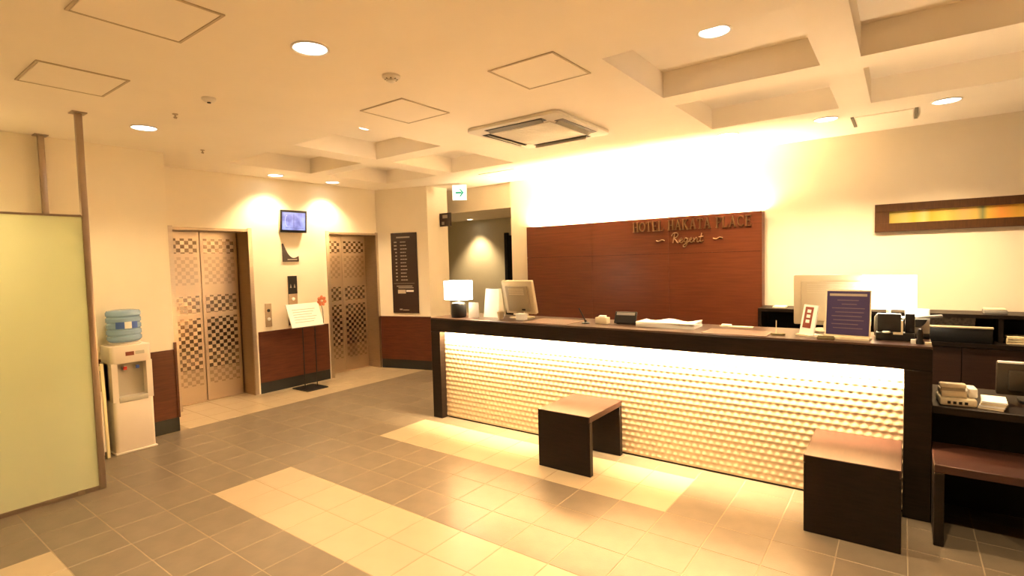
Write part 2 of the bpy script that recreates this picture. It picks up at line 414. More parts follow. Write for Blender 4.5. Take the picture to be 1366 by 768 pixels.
# ------------------------------------------------------------------ lift doors
for n, (e, seam) in enumerate(((E1, 2.92), (E2, 4.93))):
    d = struct(thing('door_%d' % (n + 1), (0, 0, 0), None, None), ('stainless lift doors beside the water cooler', 'stainless lift doors beside the floor directory')[n])
    b = MB()
    b.box(XD - .03, XE + .012, e[1] - 0.035, e[1], 0, EH); d1 = b.build('door_jamb', M_steeld, d)
    B(XE - .005, XE + .016, e[1] - 0.036, e[1] + 0.012, 0, EH + .012).build('jamb_edge', M_steel, d)
    B(XD - .03, XE + .012, e[0], e[0] + 0.035, 0, EH).build('door_jamb', M_steeld, d)
    B(XE - .005, XE + .016, e[0] - 0.012, e[0] + 0.036, 0, EH + .012).build('jamb_edge', M_steel, d)
    B(XD - .03, XE + .012, e[0] + .035, e[1] - .035, EH - 0.03, EH).build('door_head', M_steeld, d)
    B(XD - .06, XD + .05, e[0] + .035, e[1] - .035, 0.0, 0.006).build('door_sill', M_steeld, d)
    for k, (a, c) in enumerate(((seam - 0.43, seam), (seam, seam + 0.445))):
        hw = (c - a) / 2 - 0.002
        o = B(-0.02, 0.02, -hw, hw, 0.004, EH - .03).build('door_panel', M_door, d, bevel=0.004, seg=1)
        o.location = (XD - 0.01, (a + c) / 2, 0)

# ------------------------------------------------------------------ ceiling fittings
def downlight(x, y, z, label, watts=DOWN_W, size=118, r=0.085):
    t = thing('downlight', (x, y, z), label, 'downlight', group='recessed ceiling downlights')
    MB().lathe([(r, -0.001), (r + .012, -0.001), (r + .014, -0.006), (r + .006, -0.009), (r, -0.006)], 28, caps=False).build('trim_ring', M_ring, t, smooth=True)
    MB().lathe([(r + .001, -0.0015), (r * .97, -0.004), (r * .5, -0.0055), (0.002, -0.006)], 28).build('lens', M_lens, t, smooth=True)
    spot('downlight_lamp', (0, 0, -0.03), watts, size, parent=t)
    return t
downlight(-2.53, 1.68, HC, 'large round downlight in flat ceiling between two square hatches')
downlight(-4.93, 1.73, HC, 'round downlight in flat ceiling near the steel partition post', 14)
downlight(-0.915, 3.325, HC + CD, 'round downlight inside the coffer above the counter stools')
downlight(-4.19, 3.38, HC + CD, 'small round downlight half hidden inside a coffer near the lifts')
downlight(-6.325, 3.63, HC, 'round downlight on the wall side, above the wall screen', 28)
downlight(-6.335, 4.46, HC, 'round downlight by the lift wall, above the farther lift', 28)
downlight(-1.356, 5.35, HC, 'round downlight near back wall over the end of the wood panel', 32)
downlight(-0.545, 5.35, HC, 'round downlight near back wall beside a ceiling vent slot', 46)
downlight(0.262, 5.36, HC, 'round downlight near back wall above the framed picture', 46)
downlight(-0.13, 1.68, HC, 'round downlight in flat ceiling in front of the near coffers')
downlight(-2.53, -0.7, HC, 'added fill downlight in ceiling at the entrance side, over cream tiles')  # unseen lamp added behind the camera as fill light
downlight(-0.13, -0.7, HC, 'added fill downlight in ceiling at the entrance side, beyond the cream tiles')  # second unseen lamp behind the camera, added for fill
downlight(-5.30, 0.35, HC, 'added downlight behind the glass screen, back-lighting the glass')  # unseen lamp added to light the glass pane from behind
downlight(1.9, 1.68, HC, 'round downlight in flat ceiling by the right wall')
downlight(-6.42, 7.42, 2.405, 'small downlight washing the alcove back wall in the passage', 30, 95, 0.06)

def hatch(x0, x1, y0, y1, label, fr=0.022, m=M_hatchf):
    t = thing('ceiling_hatch', ((x0 + x1) / 2, (y0 + y1) / 2, HC), label, 'hatch', group='square access hatches in the ceiling')
    w_, h_ = (x1 - x0) / 2, (y1 - y0) / 2
    b = MB(); f = fr * .55
    b.box(-w_, w_, -h_, -h_ + f, -0.006, 0); b.box(-w_, w_, h_ - f, h_, -0.006, 0); b.box(-w_, -w_ + f, -h_ + f, h_ - f, -0.006, 0); b.box(w_ - f, w_, -h_ + f, h_ - f, -0.006, 0)
    b.build('hatch_frame', m, t)
    B(-w_ + f + .004, w_ - f - .004, -h_ + f + .004, h_ - f - .004, -0.005, 0).build('hatch_panel', M_ceil, t)
hatch(-2.96, -2.49, 0.76, 1.225, 'square ceiling hatch near the large downlight, over the glass screen end')
hatch(-4.24, -3.77, 0.83, 1.265, 'square ceiling hatch beside the post of the glass screen')
hatch(-2.03, -1.565, 2.55, 2.995, 'square ceiling hatch in front of the air conditioner, over the counter')
hatch(-3.27, -2.81, 2.565, 3.05, 'square ceiling hatch between the smoke detector and the air conditioner')
hatch(-4.50, -3.93, 5.40, 6.03, 'square ceiling hatch by the back wall glow, over the wood panel end', 0.012)
t = thing('ceiling_vent', (-0.14, 5.65, HC), 'cream ceiling vent with two dark end slots near the back wall', 'vent')
B(-0.20, 0.20, -0.20, 0.20, -0.008, 0).build('vent_panel', M_ceil, t)
B(-0.232, -0.208, -0.21, 0.21, -0.007, 0).build('vent_slot', M_acv, t); B(0.208, 0.232, -0.21, 0.21, -0.007, 0).build('vent_slot', M_acv, t)

# ceiling cassette air conditioner
ac = thing('ceiling_air_conditioner', (-2.60, 3.98, HC), 'cream four-way ceiling cassette air conditioner above the counter', 'air conditioner')
h = 0.47
MB().prism(rrect(2 * h, 2 * h, 0.07), -0.030, 0).build('casing', M_acw, ac, bevel=0.008)
for a in range(4):
    M = RZ(a * math.pi / 2)
    B(-0.29, 0.29, -h + 0.055, -h + 0.135, -0.0335, -0.0295, M=M).build('air_outlet', M_acd, ac)
    vm = M @ T(0, -h + (0.085 if a == 0 else 0.105), -0.034) @ RX(math.radians(-28 if a != 2 else -60))
    B(-0.275, 0.275, -0.035, 0.035, -0.004, 0.004, M=vm).build('vane', M_acv if a in (0, 1) else M_acw, ac, bevel=0.002, seg=1)
g = B(-0.30, 0.30, -0.30, 0.30, -0.042, -0.028).build('intake_grille', M_acw, ac, bevel=0.006)
for k in range(-6, 7): B(-0.27, 0.27, k * .042 - .004, k * .042 + .004, -0.0435, -0.041).build('grille_bar', M_acw, g)

t = thing('smoke_detector', (-2.53, 2.23, HC), 'round cream smoke detector between the downlight and the hatch', 'detector')
MB().lathe([(0.055, 0), (0.055, -0.012), (0.042, -0.022), (0.03, -0.024)], 24).build('base', M_ring, t, smooth=True)
MB().lathe([(0.026, -0.02), (0.026, -0.034), (0.018, -0.04), (0.002, -0.041)], 20).build('sensor_head', M_ring, t, smooth=True)
for k in range(8):
    M = RZ(k * math.pi / 4); B(0.030, 0.040, -0.004, 0.004, -0.0255, -0.022, M=M).build('slot', M_acv, t)
t = thing('ceiling_speaker', (-3.78, 1.72, HC), 'small cream ceiling sensor with a dark eye', 'sensor')
MB().lathe([(0.045, 0), (0.045, -0.012), (0.028, -0.026), (0.002, -0.03)], 20).build('dome', M_ring, t, smooth=True)
MB().lathe([(0.012, -0.024), (0.012, -0.034), (0.002, -0.035)], 12).build('eye', M_black, t)
for x, y, lb in ((-4.34, 1.73, 'tiny brass sprinkler head beside the downlight near the post'), (-5.46, 2.40, 'tiny brass sprinkler head above the nearer lift side')):
    t = thing('sprinkler_head', (x, y, HC), lb, 'sprinkler', group='sprinkler heads')
    MB().lathe([(0.020, 0), (0.018, -0.006), (0.006, -0.008), (0.006, -0.022), (0.014, -0.024), (0.014, -0.027)], 14).build('rose', M_hatchf, t)
    B(-0.002, 0.002, -0.010, 0.010, -0.034, -0.024).build('deflector', M_hatchf, t)

# hanging emergency exit sign
t = thing('exit_sign', (-5.20, 5.80, HC), 'lit white exit sign with a green arrow hanging from the ceiling', 'sign', rz=0.55)
B(-0.008, 0.008, -0.008, 0.008, -0.03, 0).build('bracket', M_white, t)
B(-0.105, 0.105, -0.02, 0.02, -0.25, -0.025).build('housing', M_white, t, bevel=0.004)
fc = B(-0.10, 0.10, -0.0225, -0.019, -0.245, -0.03).build('sign_face', M_exit, t)
Mv = T(0, -0.024, -0.14)
B(-0.055, 0.03, -0.002, 0.002, -0.012, 0.012, M=Mv).build('arrow_shaft', M_greenp, t)
MB().prism([(0.02, -0.055), (0.065, 0.0), (0.02, 0.055), (0.0, 0.055), (0.038, 0.0), (0.0, -0.055)], -0.002, 0.002, M=Mv @ RX(math.pi / 2)).build('arrow_head', M_greenp, t)
# flag sign
t = thing('flag_sign', (-5.69, 5.90, 2.27), 'small square black pictogram sign projecting from the passage wall', 'sign')
B(-0.015, 0.21, -0.01, 0.01, -0.1, 0.1).build('plate', M_sign, t)
B(0.05, 0.15, -0.013, -0.0105, 0.02, 0.07).build('pictogram', M_print, t)
MB().lathe([(0.022, -0.013), (0.022, -0.0105)], 14, M=T(0.10, 0, 0.0) @ RX(0)).v
B(0.03, 0.08, -0.013, -0.0105, -0.075, -0.03).build('pictogram', M_print, t)

# ------------------------------------------------------------------ glass screen at the left
gs = thing('glass_screen', (-4.80, 1.27, 0), 'pale green frosted glass screen with steel posts at the entrance', 'partition')
B(-0.006, 0.006, -2.60, -0.02, 0.030, 2.015).build('glass_pane', M_glass, gs)
B(-0.010, 0.010, -2.60, -0.015, 2.015, 2.030).build('top_rail', M_post, gs)
B(-0.018, 0.018, -2.60, 0.02, 0.0, 0.030).build('floor_channel', M_post, gs)
B(0.012, 0.024, -0.15, -0.11, 0.005, 0.035).build('channel_clip', M_steel, gs)
for (x, y) in ((0, 0), (-0.99, 0), (0, -2.62)):
    p_ = B(x - 0.021, x + 0.021, y - 0.021, y + 0.021, 0, HC - .006).build('post', M_post, gs, bevel=0.006)
    B(x - 0.045, x + 0.045, y - 0.045, y + 0.045, HC - .008, HC).build('ceiling_plate', M_post, p_)
B(-0.968, -0.022, -0.005, 0.005, 0.030, 2.000).build('return_pane', M_glass, gs)
B(-0.968, -0.022, -0.009, 0.009, 2.000, 2.014).build('return_rail', M_post, gs)
B(-0.968, -0.022, -0.015, 0.015, 0.0, 0.030).build('return_channel', M_post, gs)

# ------------------------------------------------------------------ reception counter
CX0, CX1, CY0, CY1, CH = -3.963, 0.146, 3.907, 4.47, 1.05
PY = CY0 + 0.078
ct = thing('reception_counter', ((CX0 + CX1) / 2, 4.18, 0), 'long dark wood reception counter with a glowing cream relief front', 'counter')
ox, oy = (CX0 + CX1) / 2, 4.18
def cb(name, x0, x1, y0, y1, z0, z1, m, bv=0.003): return B(x0 - ox, x1 - ox, y0 - oy, y1 - oy, z0, z1).build(name, m, ct, bevel=bv, seg=1)
cb('counter_top', CX0, CX1, CY0, CY1, 1.035, CH, M_wengetop)
cb('top_fascia', CX0, CX1, CY0, CY0 + 0.028, 0.905, 1.035, M_wenge)
cb('end_panel', CX0, CX0 + 0.125, CY0, CY1, 0.0, 0.905, M_wenge)
cb('end_panel', CX1 - 0.135, CX1, CY0, CY1, 0.0, 0.905, M_wenge)
cb('top_frame', CX0, CX1, CY0 + 0.028, CY1, 0.945, 1.035, M_wenge)
cb('core', CX0 + 0.125, CX1 - 0.135, PY + 0.012, CY1 - 0.02, 0.0, 0.945, M_wenge)
cb('plinth', CX0 + 0.125, CX1 - 0.135, PY + 0.002, PY + 0.03, 0.0, 0.014, M_blackm)
# relief panel: rows of staggered scallops, real relief
px0, px1, pz0, pz1 = CX0 + 0.125, CX1 - 0.135, 0.014, 0.945
nx, nz = 693, 160
PXP, PZP = 0.050, 0.0465
v = []; f = []
for j in range(nz + 1):
    z = pz0 + (pz1 - pz0) * j / nz
    rowf = max(0.0, (pz1 - z) / PZP); row = int(rowf); fr_ = rowf - row
    for i in range(nx + 1):
        x = px0 + (px1 - px0) * i / nx
        ph = ((x - px0) / PXP + 0.5 * (row % 2)) % 1.0
        bow = 0.5 - 0.5 * math.cos(2 * math.pi * ph)       # pillow across
        top = 0.72
        hgt = 0.5 - 0.5 * math.cos(math.pi * fr_ / top) if fr_ < top else 0.5 + 0.5 * math.cos(math.pi * (fr_ - top) / (1 - top))
        dpt = 0.0040 * hgt * (0.25 + 0.75 * bow)
        v.append((x - ox, PY - dpt - oy, z))
for j in range(nz):
    for i in range(nx):
        a = j * (nx + 1) + i; f.append((a, a + 1, a + nx + 2, a + nx + 1))
MB().add(v, f).build('relief_panel', M_panel, ct, smooth=True)
led = cb('light_strip', px0 + .02, px1 - .02, CY0 + 0.034, CY0 + 0.050, 0.936, 0.9445, M_led, 0)
strip('counter_led', ((px0 + px1) / 2 - ox, CY0 + 0.040 - oy, 0.932), (math.radians(40), 0, 0), px1 - px0 - .06, 0.018, LED_W, ct)

# ------------------------------------------------------------------ stools
def stool(name, loc, rz, w_, d_, label, grp='dark wood box stools at the reception'):
    t = thing(name, loc, label, 'stool', rz, grp); th = 0.045; H_ = 0.452
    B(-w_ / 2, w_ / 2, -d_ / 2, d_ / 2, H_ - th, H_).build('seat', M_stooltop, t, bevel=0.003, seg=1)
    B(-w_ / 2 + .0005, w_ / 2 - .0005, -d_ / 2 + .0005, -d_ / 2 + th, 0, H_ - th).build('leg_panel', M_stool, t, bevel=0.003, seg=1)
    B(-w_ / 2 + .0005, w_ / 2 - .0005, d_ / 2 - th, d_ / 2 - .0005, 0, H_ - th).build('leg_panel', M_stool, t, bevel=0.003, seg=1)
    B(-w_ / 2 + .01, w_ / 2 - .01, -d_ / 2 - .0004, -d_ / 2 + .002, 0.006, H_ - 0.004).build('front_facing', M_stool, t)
    return t
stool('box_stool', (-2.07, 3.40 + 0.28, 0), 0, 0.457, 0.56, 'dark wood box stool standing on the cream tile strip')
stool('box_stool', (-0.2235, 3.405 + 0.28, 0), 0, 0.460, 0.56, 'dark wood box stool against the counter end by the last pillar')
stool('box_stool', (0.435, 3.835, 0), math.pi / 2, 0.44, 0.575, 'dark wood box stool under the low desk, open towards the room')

# ------------------------------------------------------------------ low desk and what stands on it
ld = thing('low_desk', (1.0, 4.25, 0), 'low dark wood desk section joined to the counter end', 'desk')
B(-0.852, 0.75, -0.32, 0.32, 0.655, 0.70).build('desk_top', M_wenge, ld, bevel=0.003, seg=1)
B(-0.852, 0.75, 0.02, 0.05, 0.0, 0.655).build('modesty_panel', M_blackm, ld)
B(0.70, 0.75, -0.31, 0.31, 0.0, 0.655).build('end_panel', M_wenge, ld)
ph = thing('telephone', (0.262, 4.06, 0.70), 'cream desk telephone with keypad on the low desk', 'telephone', rz=0.08)
b = MB().prism([(-0.09, 0.0), (0.09, 0.0), (0.09, 0.075), (-0.09, 0.03)], -0.085, 0.085, M=Matrix.Rotation(math.pi / 2, 4, 'X') @ Matrix.Rotation(0, 4, 'Y'))
B(-0.085, 0.085, -0.08, 0.09, 0.0, 0.045).build('phone_body', M_cream, ph, bevel=0.01)
B(-0.075, 0.045, -0.05, 0.09, 0.045, 0.085).build('phone_riser', M_cream, ph, bevel=0.008)
B(-0.085, 0.040, -0.06, -0.01, 0.10, 0.128).build('handset', M_cream, ph, bevel=0.01)
B(-0.075, 0.035, -0.05, -0.02, 0.083, 0.102).build('cradle', M_beiged, ph)
B(0.05, 0.095, -0.03, 0.08, 0.045, 0.10).build('side_module', M_white, ph, bevel=0.008)
for k in range(4): B(-0.05 + k * .026, -0.035 + k * .026, -0.0825, -0.079, 0.012, 0.028).build('key', M_black, ph)
t = thing('paper_pile', (0.425, 4.07, 0.70), 'pile of white and cream papers beside the telephone', 'papers', rz=-0.15)
for k in range(4):
    B(-0.05, 0.06, -0.09, 0.09, k * .012, k * .012 + .010, M=RZ(0.06 * (k - 1.5))).build('paper_bundle', M_paper if k % 2 else M_cream, t)
def monitor_back(name, loc, rz, w_, h_, tilt, label, z0, m1=M_beige, m2=M_beiged, mb=M_beige, m3=None):
    t = thing(name, loc, label, 'monitor', rz)
    M = T(0, 0, z0) @ RX(math.radians(tilt))
    s_ = B(-w_ / 2, w_ / 2, -0.022, 0.022, 0, h_, M=M).build('housing', m1, t, bevel=0.008)
    B(-w_ / 2 + .012, w_ / 2 - .012, 0.0225, 0.024, 0.012, h_ - 0.012, M=M).build('screen', M_black, t)
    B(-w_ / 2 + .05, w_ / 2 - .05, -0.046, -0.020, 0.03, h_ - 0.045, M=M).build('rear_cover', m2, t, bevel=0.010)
    for k in range(5 if h_ > .3 else 0): B(-w_ / 2 + .09, w_ / 2 - .09, -0.0475, -0.045, h_ - 0.075 - k * .014, h_ - .069 - k * .014, M=M).build('vent_slot', m1, t)
    if m3: B(-w_ / 2 + .004, w_ / 2 - .004, -0.023, 0.0, h_ - .006, h_ + .004, M=M).build('top_edge', m3, t)
    B(w_ / 2 - .14, w_ / 2 - .10, -0.050, -0.045, 0.045, 0.062, M=M).build('port', M_black, t)
    B(-0.045, 0.045, -0.04, 0.0, 0.008, z0 + 0.12).build('stand_neck', mb, t, bevel=0.006)
    MB().prism(rrect(0.22, 0.18, 0.05), 0, 0.014).build('stand_base', mb, t, bevel=0.003, seg=1)
    return t
monitor_back('computer_monitor', (0.672, 4.30, 0.70), 0.0, 0.42, 0.20, 4, 'low dark olive computer monitor seen from behind on the low desk', 0.035, m1=M_olive, m2=M_olive, mb=M_black, m3=M_paper)

# ------------------------------------------------------------------ wood feature panel with lettering
fp = thing('feature_panel', (-2.715, 6.10, 0), 'red-brown wood feature panel with metal hotel lettering on the back wall', 'panel')
pw = 3.03; pl = -pw / 2
rows = ((0.02, 1.652), (1.656, 2.08)); colsx = (pl, pl + 1.01, pl + 2.02, pl + pw)
for z0, z1 in rows:
    for k in range(3): B(colsx[k] + .0008, colsx[k + 1] - .0008, -0.012, 0.006, z0, z1).build('veneer_board', M_redh, fp)
B(pl, pl + .02, 0.006, 0.118, 0.02, 2.08).build('side_return', M_redh, fp); B(pl + pw - .02, pl + pw, 0.006, 0.118, 0.02, 2.08).build('side_return', M_redh, fp)
B(pl + .02, pl + pw - .02, 0.006, 0.012, 0.02, 2.072).build('backing', M_wenge, fp)
B(pl + .02, pl + pw - .02, 0.012, 0.118, 1.94, 1.955).build('light_trough', M_white, fp)
B(pl + .05, pl + pw - .05, 0.045, 0.085, 1.99, 2.02).build('light_strip', M_led, fp)
strip('panel_uplight', (0, 0.065, 2.03), (math.pi, 0, 0), pw - .12, 0.04, COVE_W, fp)

# serif capitals from strokes: (x0,z0,x1,z1,width); curves as polylines
TH, TN = 0.17, 0.075
def arc(cx, cz, rx, rz, a0, a1, n=14): return [(cx + rx * math.cos(math.radians(a0 + (a1 - a0) * k / n)), cz + rz * math.sin(math.radians(a0 + (a1 - a0) * k / n))) for k in range(n + 1)]
LET = {
 'H': (0.92, [([(0.17, 0), (0.17, 1)], TH), ([(0.75, 0), (0.75, 1)], TH), ([(0.17, .5), (.75, .5)], TN), ([(0, .03), (.34, .03)], .06), ([(0, .97), (.34, .97)], .06), ([(.58, .03), (.92, .03)], .06), ([(.58, .97), (.92, .97)], .06)]),
 'O': (0.94, [(arc(.47, .5, .39, .44, 0, 360, 24), 0.13)]),
 'T': (0.84, [([(.42, 0), (.42, 1)], TH), ([(.02, .96), (.82, .96)], TN), ([(.04, .78), (.04, .98)], .06), ([(.80, .78), (.80, .98)], .06), ([(.25, .03), (.59, .03)], .06)]),
 'E': (0.80, [([(.17, 0), (.17, 1)], TH), ([(.0, .035), (.76, .035)], TN), ([(.0, .965), (.72, .965)], TN), ([(.17, .52), (.56, .52)], TN), ([(.74, .0), (.74, .24)], .06), ([(.70, .78), (.70, 1.0)], .06), ([(.56, .42), (.56, .62)], .05)]),
 'L': (0.78, [([(.17, 0), (.17, 1)], TH), ([(.0, .035), (.74, .035)], TN), ([(.72, .0), (.72, .28)], .06), ([(0, .97), (.36, .97)], .06)]),
 'A': (0.94, [([(.12, 0), (.46, 1)], TN), ([(.46, 1), (.80, 0)], TH), ([(.22, .32), (.68, .32)], TN), ([(0, .03), (.26, .03)], .06), ([(.62, .03), (.94, .03)], .06)]),
 'K': (0.92, [([(.17, 0), (.17, 1)], TH), ([(.20, .42), (.74, 1)], TN), ([(.36, .56), (.78, 0)], TH), ([(0, .03), (.34, .03)], .06), ([(0, .97), (.34, .97)], .06), ([(.58, .97), (.88, .97)], .06), ([(.62, .03), (.92, .03)], .06)]),
 'P': (0.74, [([(.17, 0), (.17, 1)], TH), (([(.17, .965)] + arc(.40, .72, .27, .245, 90, -90, 12) + [(.17, .475)]), 0.10), ([(0, .03), (.34, .03)], .06), ([(0, .97), (.3, .97)], .06)]),
 'C': (0.88, [(arc(.48, .5, .40, .44, 42, 318, 20), 0.12), ([(.78, .68), (.78, .96)], .06)]),
}
def stroke(mb, pts, wd, sx, sz, ox_, oz_, y0, y1):
    for (xa, za), (xb, zb) in zip(pts[:-1], pts[1:]):
        a = Vector(((xa * sx), (za * sz))); c = Vector((xb * sx, zb * sz)); d = c - a
        if d.length < 1e-6: continue
        n = Vector((-d.y, d.x)).normalized() * wd * sx / 2; e = d.normalized() * (wd * sx * .12)
        q = [a - e + n, a - e - n, c + e - n, c + e + n]
        v_ = [(p_.x + ox_, y, p_.y + oz_) for y in (y0, y1) for p_ in q]
        mb.add(v_, [(0, 1, 2, 3), (7, 6, 5, 4), (0, 4, 5, 1), (1, 5, 6, 2), (2, 6, 7, 3), (3, 7, 4, 0)])
text = 'HOTEL HAKATA PLACE'
tw = sum(LET[c][0] + 0.12 if c != ' ' else 0.55 for c in text) - .12
sx = 1.345 / tw; sz = 0.118; x = -2.645 + 2.715
for c in text:
    if c == ' ': x += 0.55 * sx; continue
    b = MB()
    for pts, wd in LET[c][1]: stroke(b, pts, wd, sx, sz, x, 1.925, -0.034, -0.012)
    b.build('letter', M_letter, fp); x += (LET[c][0] + .12) * sx
# script word and side flourishes
def smooth(P_, n=6):
    out = []; P2 = [P_[0]] + P_ + [P_[-1]]
    for i in range(1, len(P2) - 2):
        p0, p1, p2, p3 = [Vector(q) for q in P2[i - 1:i + 3]]
        for k in range(n):
            t_ = k / n
            out.append(0.5 * ((2 * p1) + (-p0 + p2) * t_ + (2 * p0 - 5 * p1 + 4 * p2 - p3) * t_ ** 2 + (-p0 + 3 * p1 - 3 * p2 + p3) * t_ ** 3))
    out.append(Vector(P_[-1])); return out
SCR = [  # Regent
 [[(0.25, 0), (0.45, 1.1), (0.62, 2.1)], [(0.0, 1.6), (0.35, 2.15), (0.95, 2.25), (1.25, 1.85), (0.95, 1.3), (0.5, 1.1), (0.8, 0.7), (1.15, 0.1), (1.45, 0.15)]],
 [[(1.45, 0.35), (1.95, 0.75), (1.85, 1.02), (1.6, 0.75), (1.6, 0.2), (1.95, 0.05), (2.3, 0.45)]],
 [[(3.0, 0.9), (2.6, 1.0), (2.4, 0.45), (2.65, 0.08), (2.95, 0.5), (3.05, 0.95), (2.8, -0.5), (2.4, -0.95), (2.2, -0.6), (2.8, -0.1), (3.35, 0.35)]],
 [[(3.3, 0.35), (3.75, 0.75), (3.68, 1.02), (3.42, 0.75), (3.45, 0.2), (3.8, 0.05), (4.1, 0.4)]],
 [[(4.15, 1.0), (4.2, 0.05)], [(4.2, 0.4), (4.55, 0.98), (4.75, 0.8), (4.72, 0.2), (4.95, 0.05), (5.2, 0.4)]],
 [[(5.6, 1.95), (5.3, 0.4), (5.5, 0.05), (5.9, 0.35)], [(5.05, 1.1), (5.85, 1.25)]],
]
k_ = 0.366 / 5.9
for ch in SCR:
    b = MB()
    for P_ in ch: b.tube([(-2.17 + 2.715 + q.x * k_, -0.022, 1.775 + q.y * 0.052) for q in smooth([Vector((a, c, 0)) for a, c in P_])], 0.0062, 6)
    b.build('script_letter', M_letter, fp, smooth=True)
for xc in (-2.305, -1.65):
    MB().tube([(xc + 2.715 + d_, -0.02, 1.81 + 0.008 * math.sin(d_ * 70)) for d_ in [-.05 + .01 * k for k in range(11)]], 0.006, 6).build('flourish', M_letter, fp, smooth=True)

# framed picture on the back wall
pf = thing('framed_picture', (-0.22, YB, 1.80), 'long dark wood picture frame with a yellow striped print', 'picture')
PW_, PH_ = 1.48, 0.262
for a in ((0, PW_, 0, 0.078), (0, PW_, PH_ - 0.072, PH_), (0, 0.112, 0.078, PH_ - .072), (PW_ - .112, PW_, 0.078, PH_ - .072)):
    B(a[0], a[1], -0.035, -0.002, a[2], a[3]).build('frame_rail', M_frame, pf, bevel=0.002, seg=1)
o = B(0, PW_ - .224, -0.012, -0.006, 0, PH_ - .15).build('print', M_art, pf); o.location = (0.112, 0, 0.078)

# ------------------------------------------------------------------ back cabinet
bc = thing('back_cabinet', (0.15, 5.95, 0), 'dark wood back cabinet with open cubbies along the back wall', 'cabinet')
bx0, bx1 = -1.345, 1.85
B(bx0, bx1, -0.10, 0.265, 1.035, 1.066).build('cabinet_top', M_wenge, bc)
B(bx0, bx1, -0.22, 0.265, 0.80, 0.835).build('worktop', M_wenge, bc)
B(bx0, bx1, 0.235, 0.265, 0.835, 1.035).build('back_board', M_blackm, bc)
for xx in (bx0, -0.55, -0.12, 0.49, 1.1, bx1 - .03): B(xx, xx + .03, -0.095, 0.235, 0.835, 1.035).build('divider', M_wenge, bc)
B(bx0, bx1, -0.19, 0.265, 0.06, 0.80).build('carcass', M_wenge, bc)
B(bx0, bx1, -0.15, 0.265, 0.0, 0.06).build('toe_kick', M_blackm, bc)
for k in range(6):
    a = bx0 + k * (bx1 - bx0) / 6
    B(a + .003, a + (bx1 - bx0) / 6 - .003, -0.208, -0.19, 0.07, 0.795).build('door', mat('cabinet_door_wood', (0.030, 0.014, 0.009), 0.4, var=.2, vscale=5, stretch=(1, 1, 10)) if k == 0 else MATS['cabinet_door_wood'], bc)
t = thing('printer', (0.37, 5.83, 0.835), 'dark flat printer with a pale top edge in the back cabinet', 'printer')
B(-0.225, 0.225, -0.085, 0.085, 0.0, 0.125).build('body', M_black, t, bevel=0.006)
B(-0.23, 0.23, -0.09, -0.06, 0.122, 0.138).build('tray_edge', M_cream, t, bevel=0.004)
t = thing('file_box', (0.33, 6.03, 0.835), 'grey patterned storage box behind the printer', 'box')
B(-0.17, 0.17, -0.10, 0.10, 0, 0.19).build('body', mat('speckled_grey_card', (0.19, 0.15, 0.11), 0.7, var=.5, vscale=40), t)
B(-0.172, 0.172, -0.102, 0.102, 0.165, 0.195).build('lid', MATS['speckled_grey_card'], t)
t = thing('paper_stack', (0.81, 5.92, 0.835), 'stack of cream papers in the cabinet cubby', 'papers')
for k in range(3): B(-0.12, 0.12, -0.09, 0.09, k * .02, k * .02 + .018, M=RZ(.03 * (k - 1))).build('paper_bundle', M_umb, t)
t = thing('flat_case', (0.63, 6.02, 1.066), 'small flat grey case on the cabinet top', 'case')
B(-0.075, 0.075, -0.07, 0.07, 0, 0.030).build('base', M_grey, t, bevel=0.004); B(-0.07, 0.07, -0.065, 0.065, 0.030, 0.042).build('lid', M_cream, t, bevel=0.004)
t = thing('binder', (0.86, 6.05, 1.066), 'dark red upright binder on the cabinet top', 'binder')
B(-0.03, 0.03, -0.10, 0.10, 0, 0.16).build('cover', mat('maroon_card', (0.10, 0.02, 0.02), 0.5), t, bevel=0.003); B(-0.022, 0.022, -0.095, 0.101, 0.005, 0.155).build('pages', M_paper, t)
t = thing('flat_case', (-1.02, 6.04, 1.066), 'thin pinkish folder lying on the cabinet top beside the wood panel', 'folder')
B(-0.06, 0.06, -0.08, 0.08, 0, 0.006).build('cover', M_cream, t); B(-0.055, 0.055, -0.075, 0.075, 0.006, 0.014).build('sheets', M_paper, t)

# ------------------------------------------------------------------ things on the counter
def table_lamp(loc, w_, d_, z0, h_, label):
    t = thing('table_lamp', loc, label, 'lamp', group='lit table lamps on the counter')
    MB().lathe([(0.070, 0), (0.078, 0.008), (0.080, 0.05), (0.078, 0.13), (0.066, 0.150), (0.020, 0.155)], 28).build('base', M_black, t, smooth=True)
    MB().lathe([(0.012, 0.15), (0.012, z0 + .06)], 12).build('stem', M_steel, t)
    b = MB(); th = 0.004
    b.box(-w_ / 2, w_ / 2, -d_ / 2, -d_ / 2 + th, z0, z0 + h_); b.box(-w_ / 2, w_ / 2, d_ / 2 - th, d_ / 2, z0, z0 + h_)
    b.box(-w_ / 2, -w_ / 2 + th, -d_ / 2 + th, d_ / 2 - th, z0, z0 + h_); b.box(w_ / 2 - th, w_ / 2, -d_ / 2 + th, d_ / 2 - th, z0, z0 + h_)
    b.build('lamp_shade', M_shade, t)
    B(-w_ / 2 + .002, w_ / 2 - .002, -0.004, 0.004, z0 + .01, z0 + .02).build('shade_holder', M_steel, t)
    d = bpy.data.lights.new('lamp_bulb', 'POINT'); d.energy = 6; d.color = WARM; d.shadow_soft_size = 0.05
    o = bpy.data.objects.new('lamp_bulb', d); COL.objects.link(o); o.location = (0, 0, z0 + h_ * .5); o.parent = t
    return t
table_lamp((-3.70, 4.06, CH), 0.26, 0.15, 0.182, 0.195, 'lit table lamp with white box shade beside the smaller monitor')
table_lamp((-0.072, 4.26, CH), 0.29, 0.16, 0.19, 0.215, 'lit table lamp with white box shade beside the purple notice')
t = thing('folded_card', (-3.53, 4.10, CH), 'small white folded card standing beside the table lamp', 'card', rz=0.5)
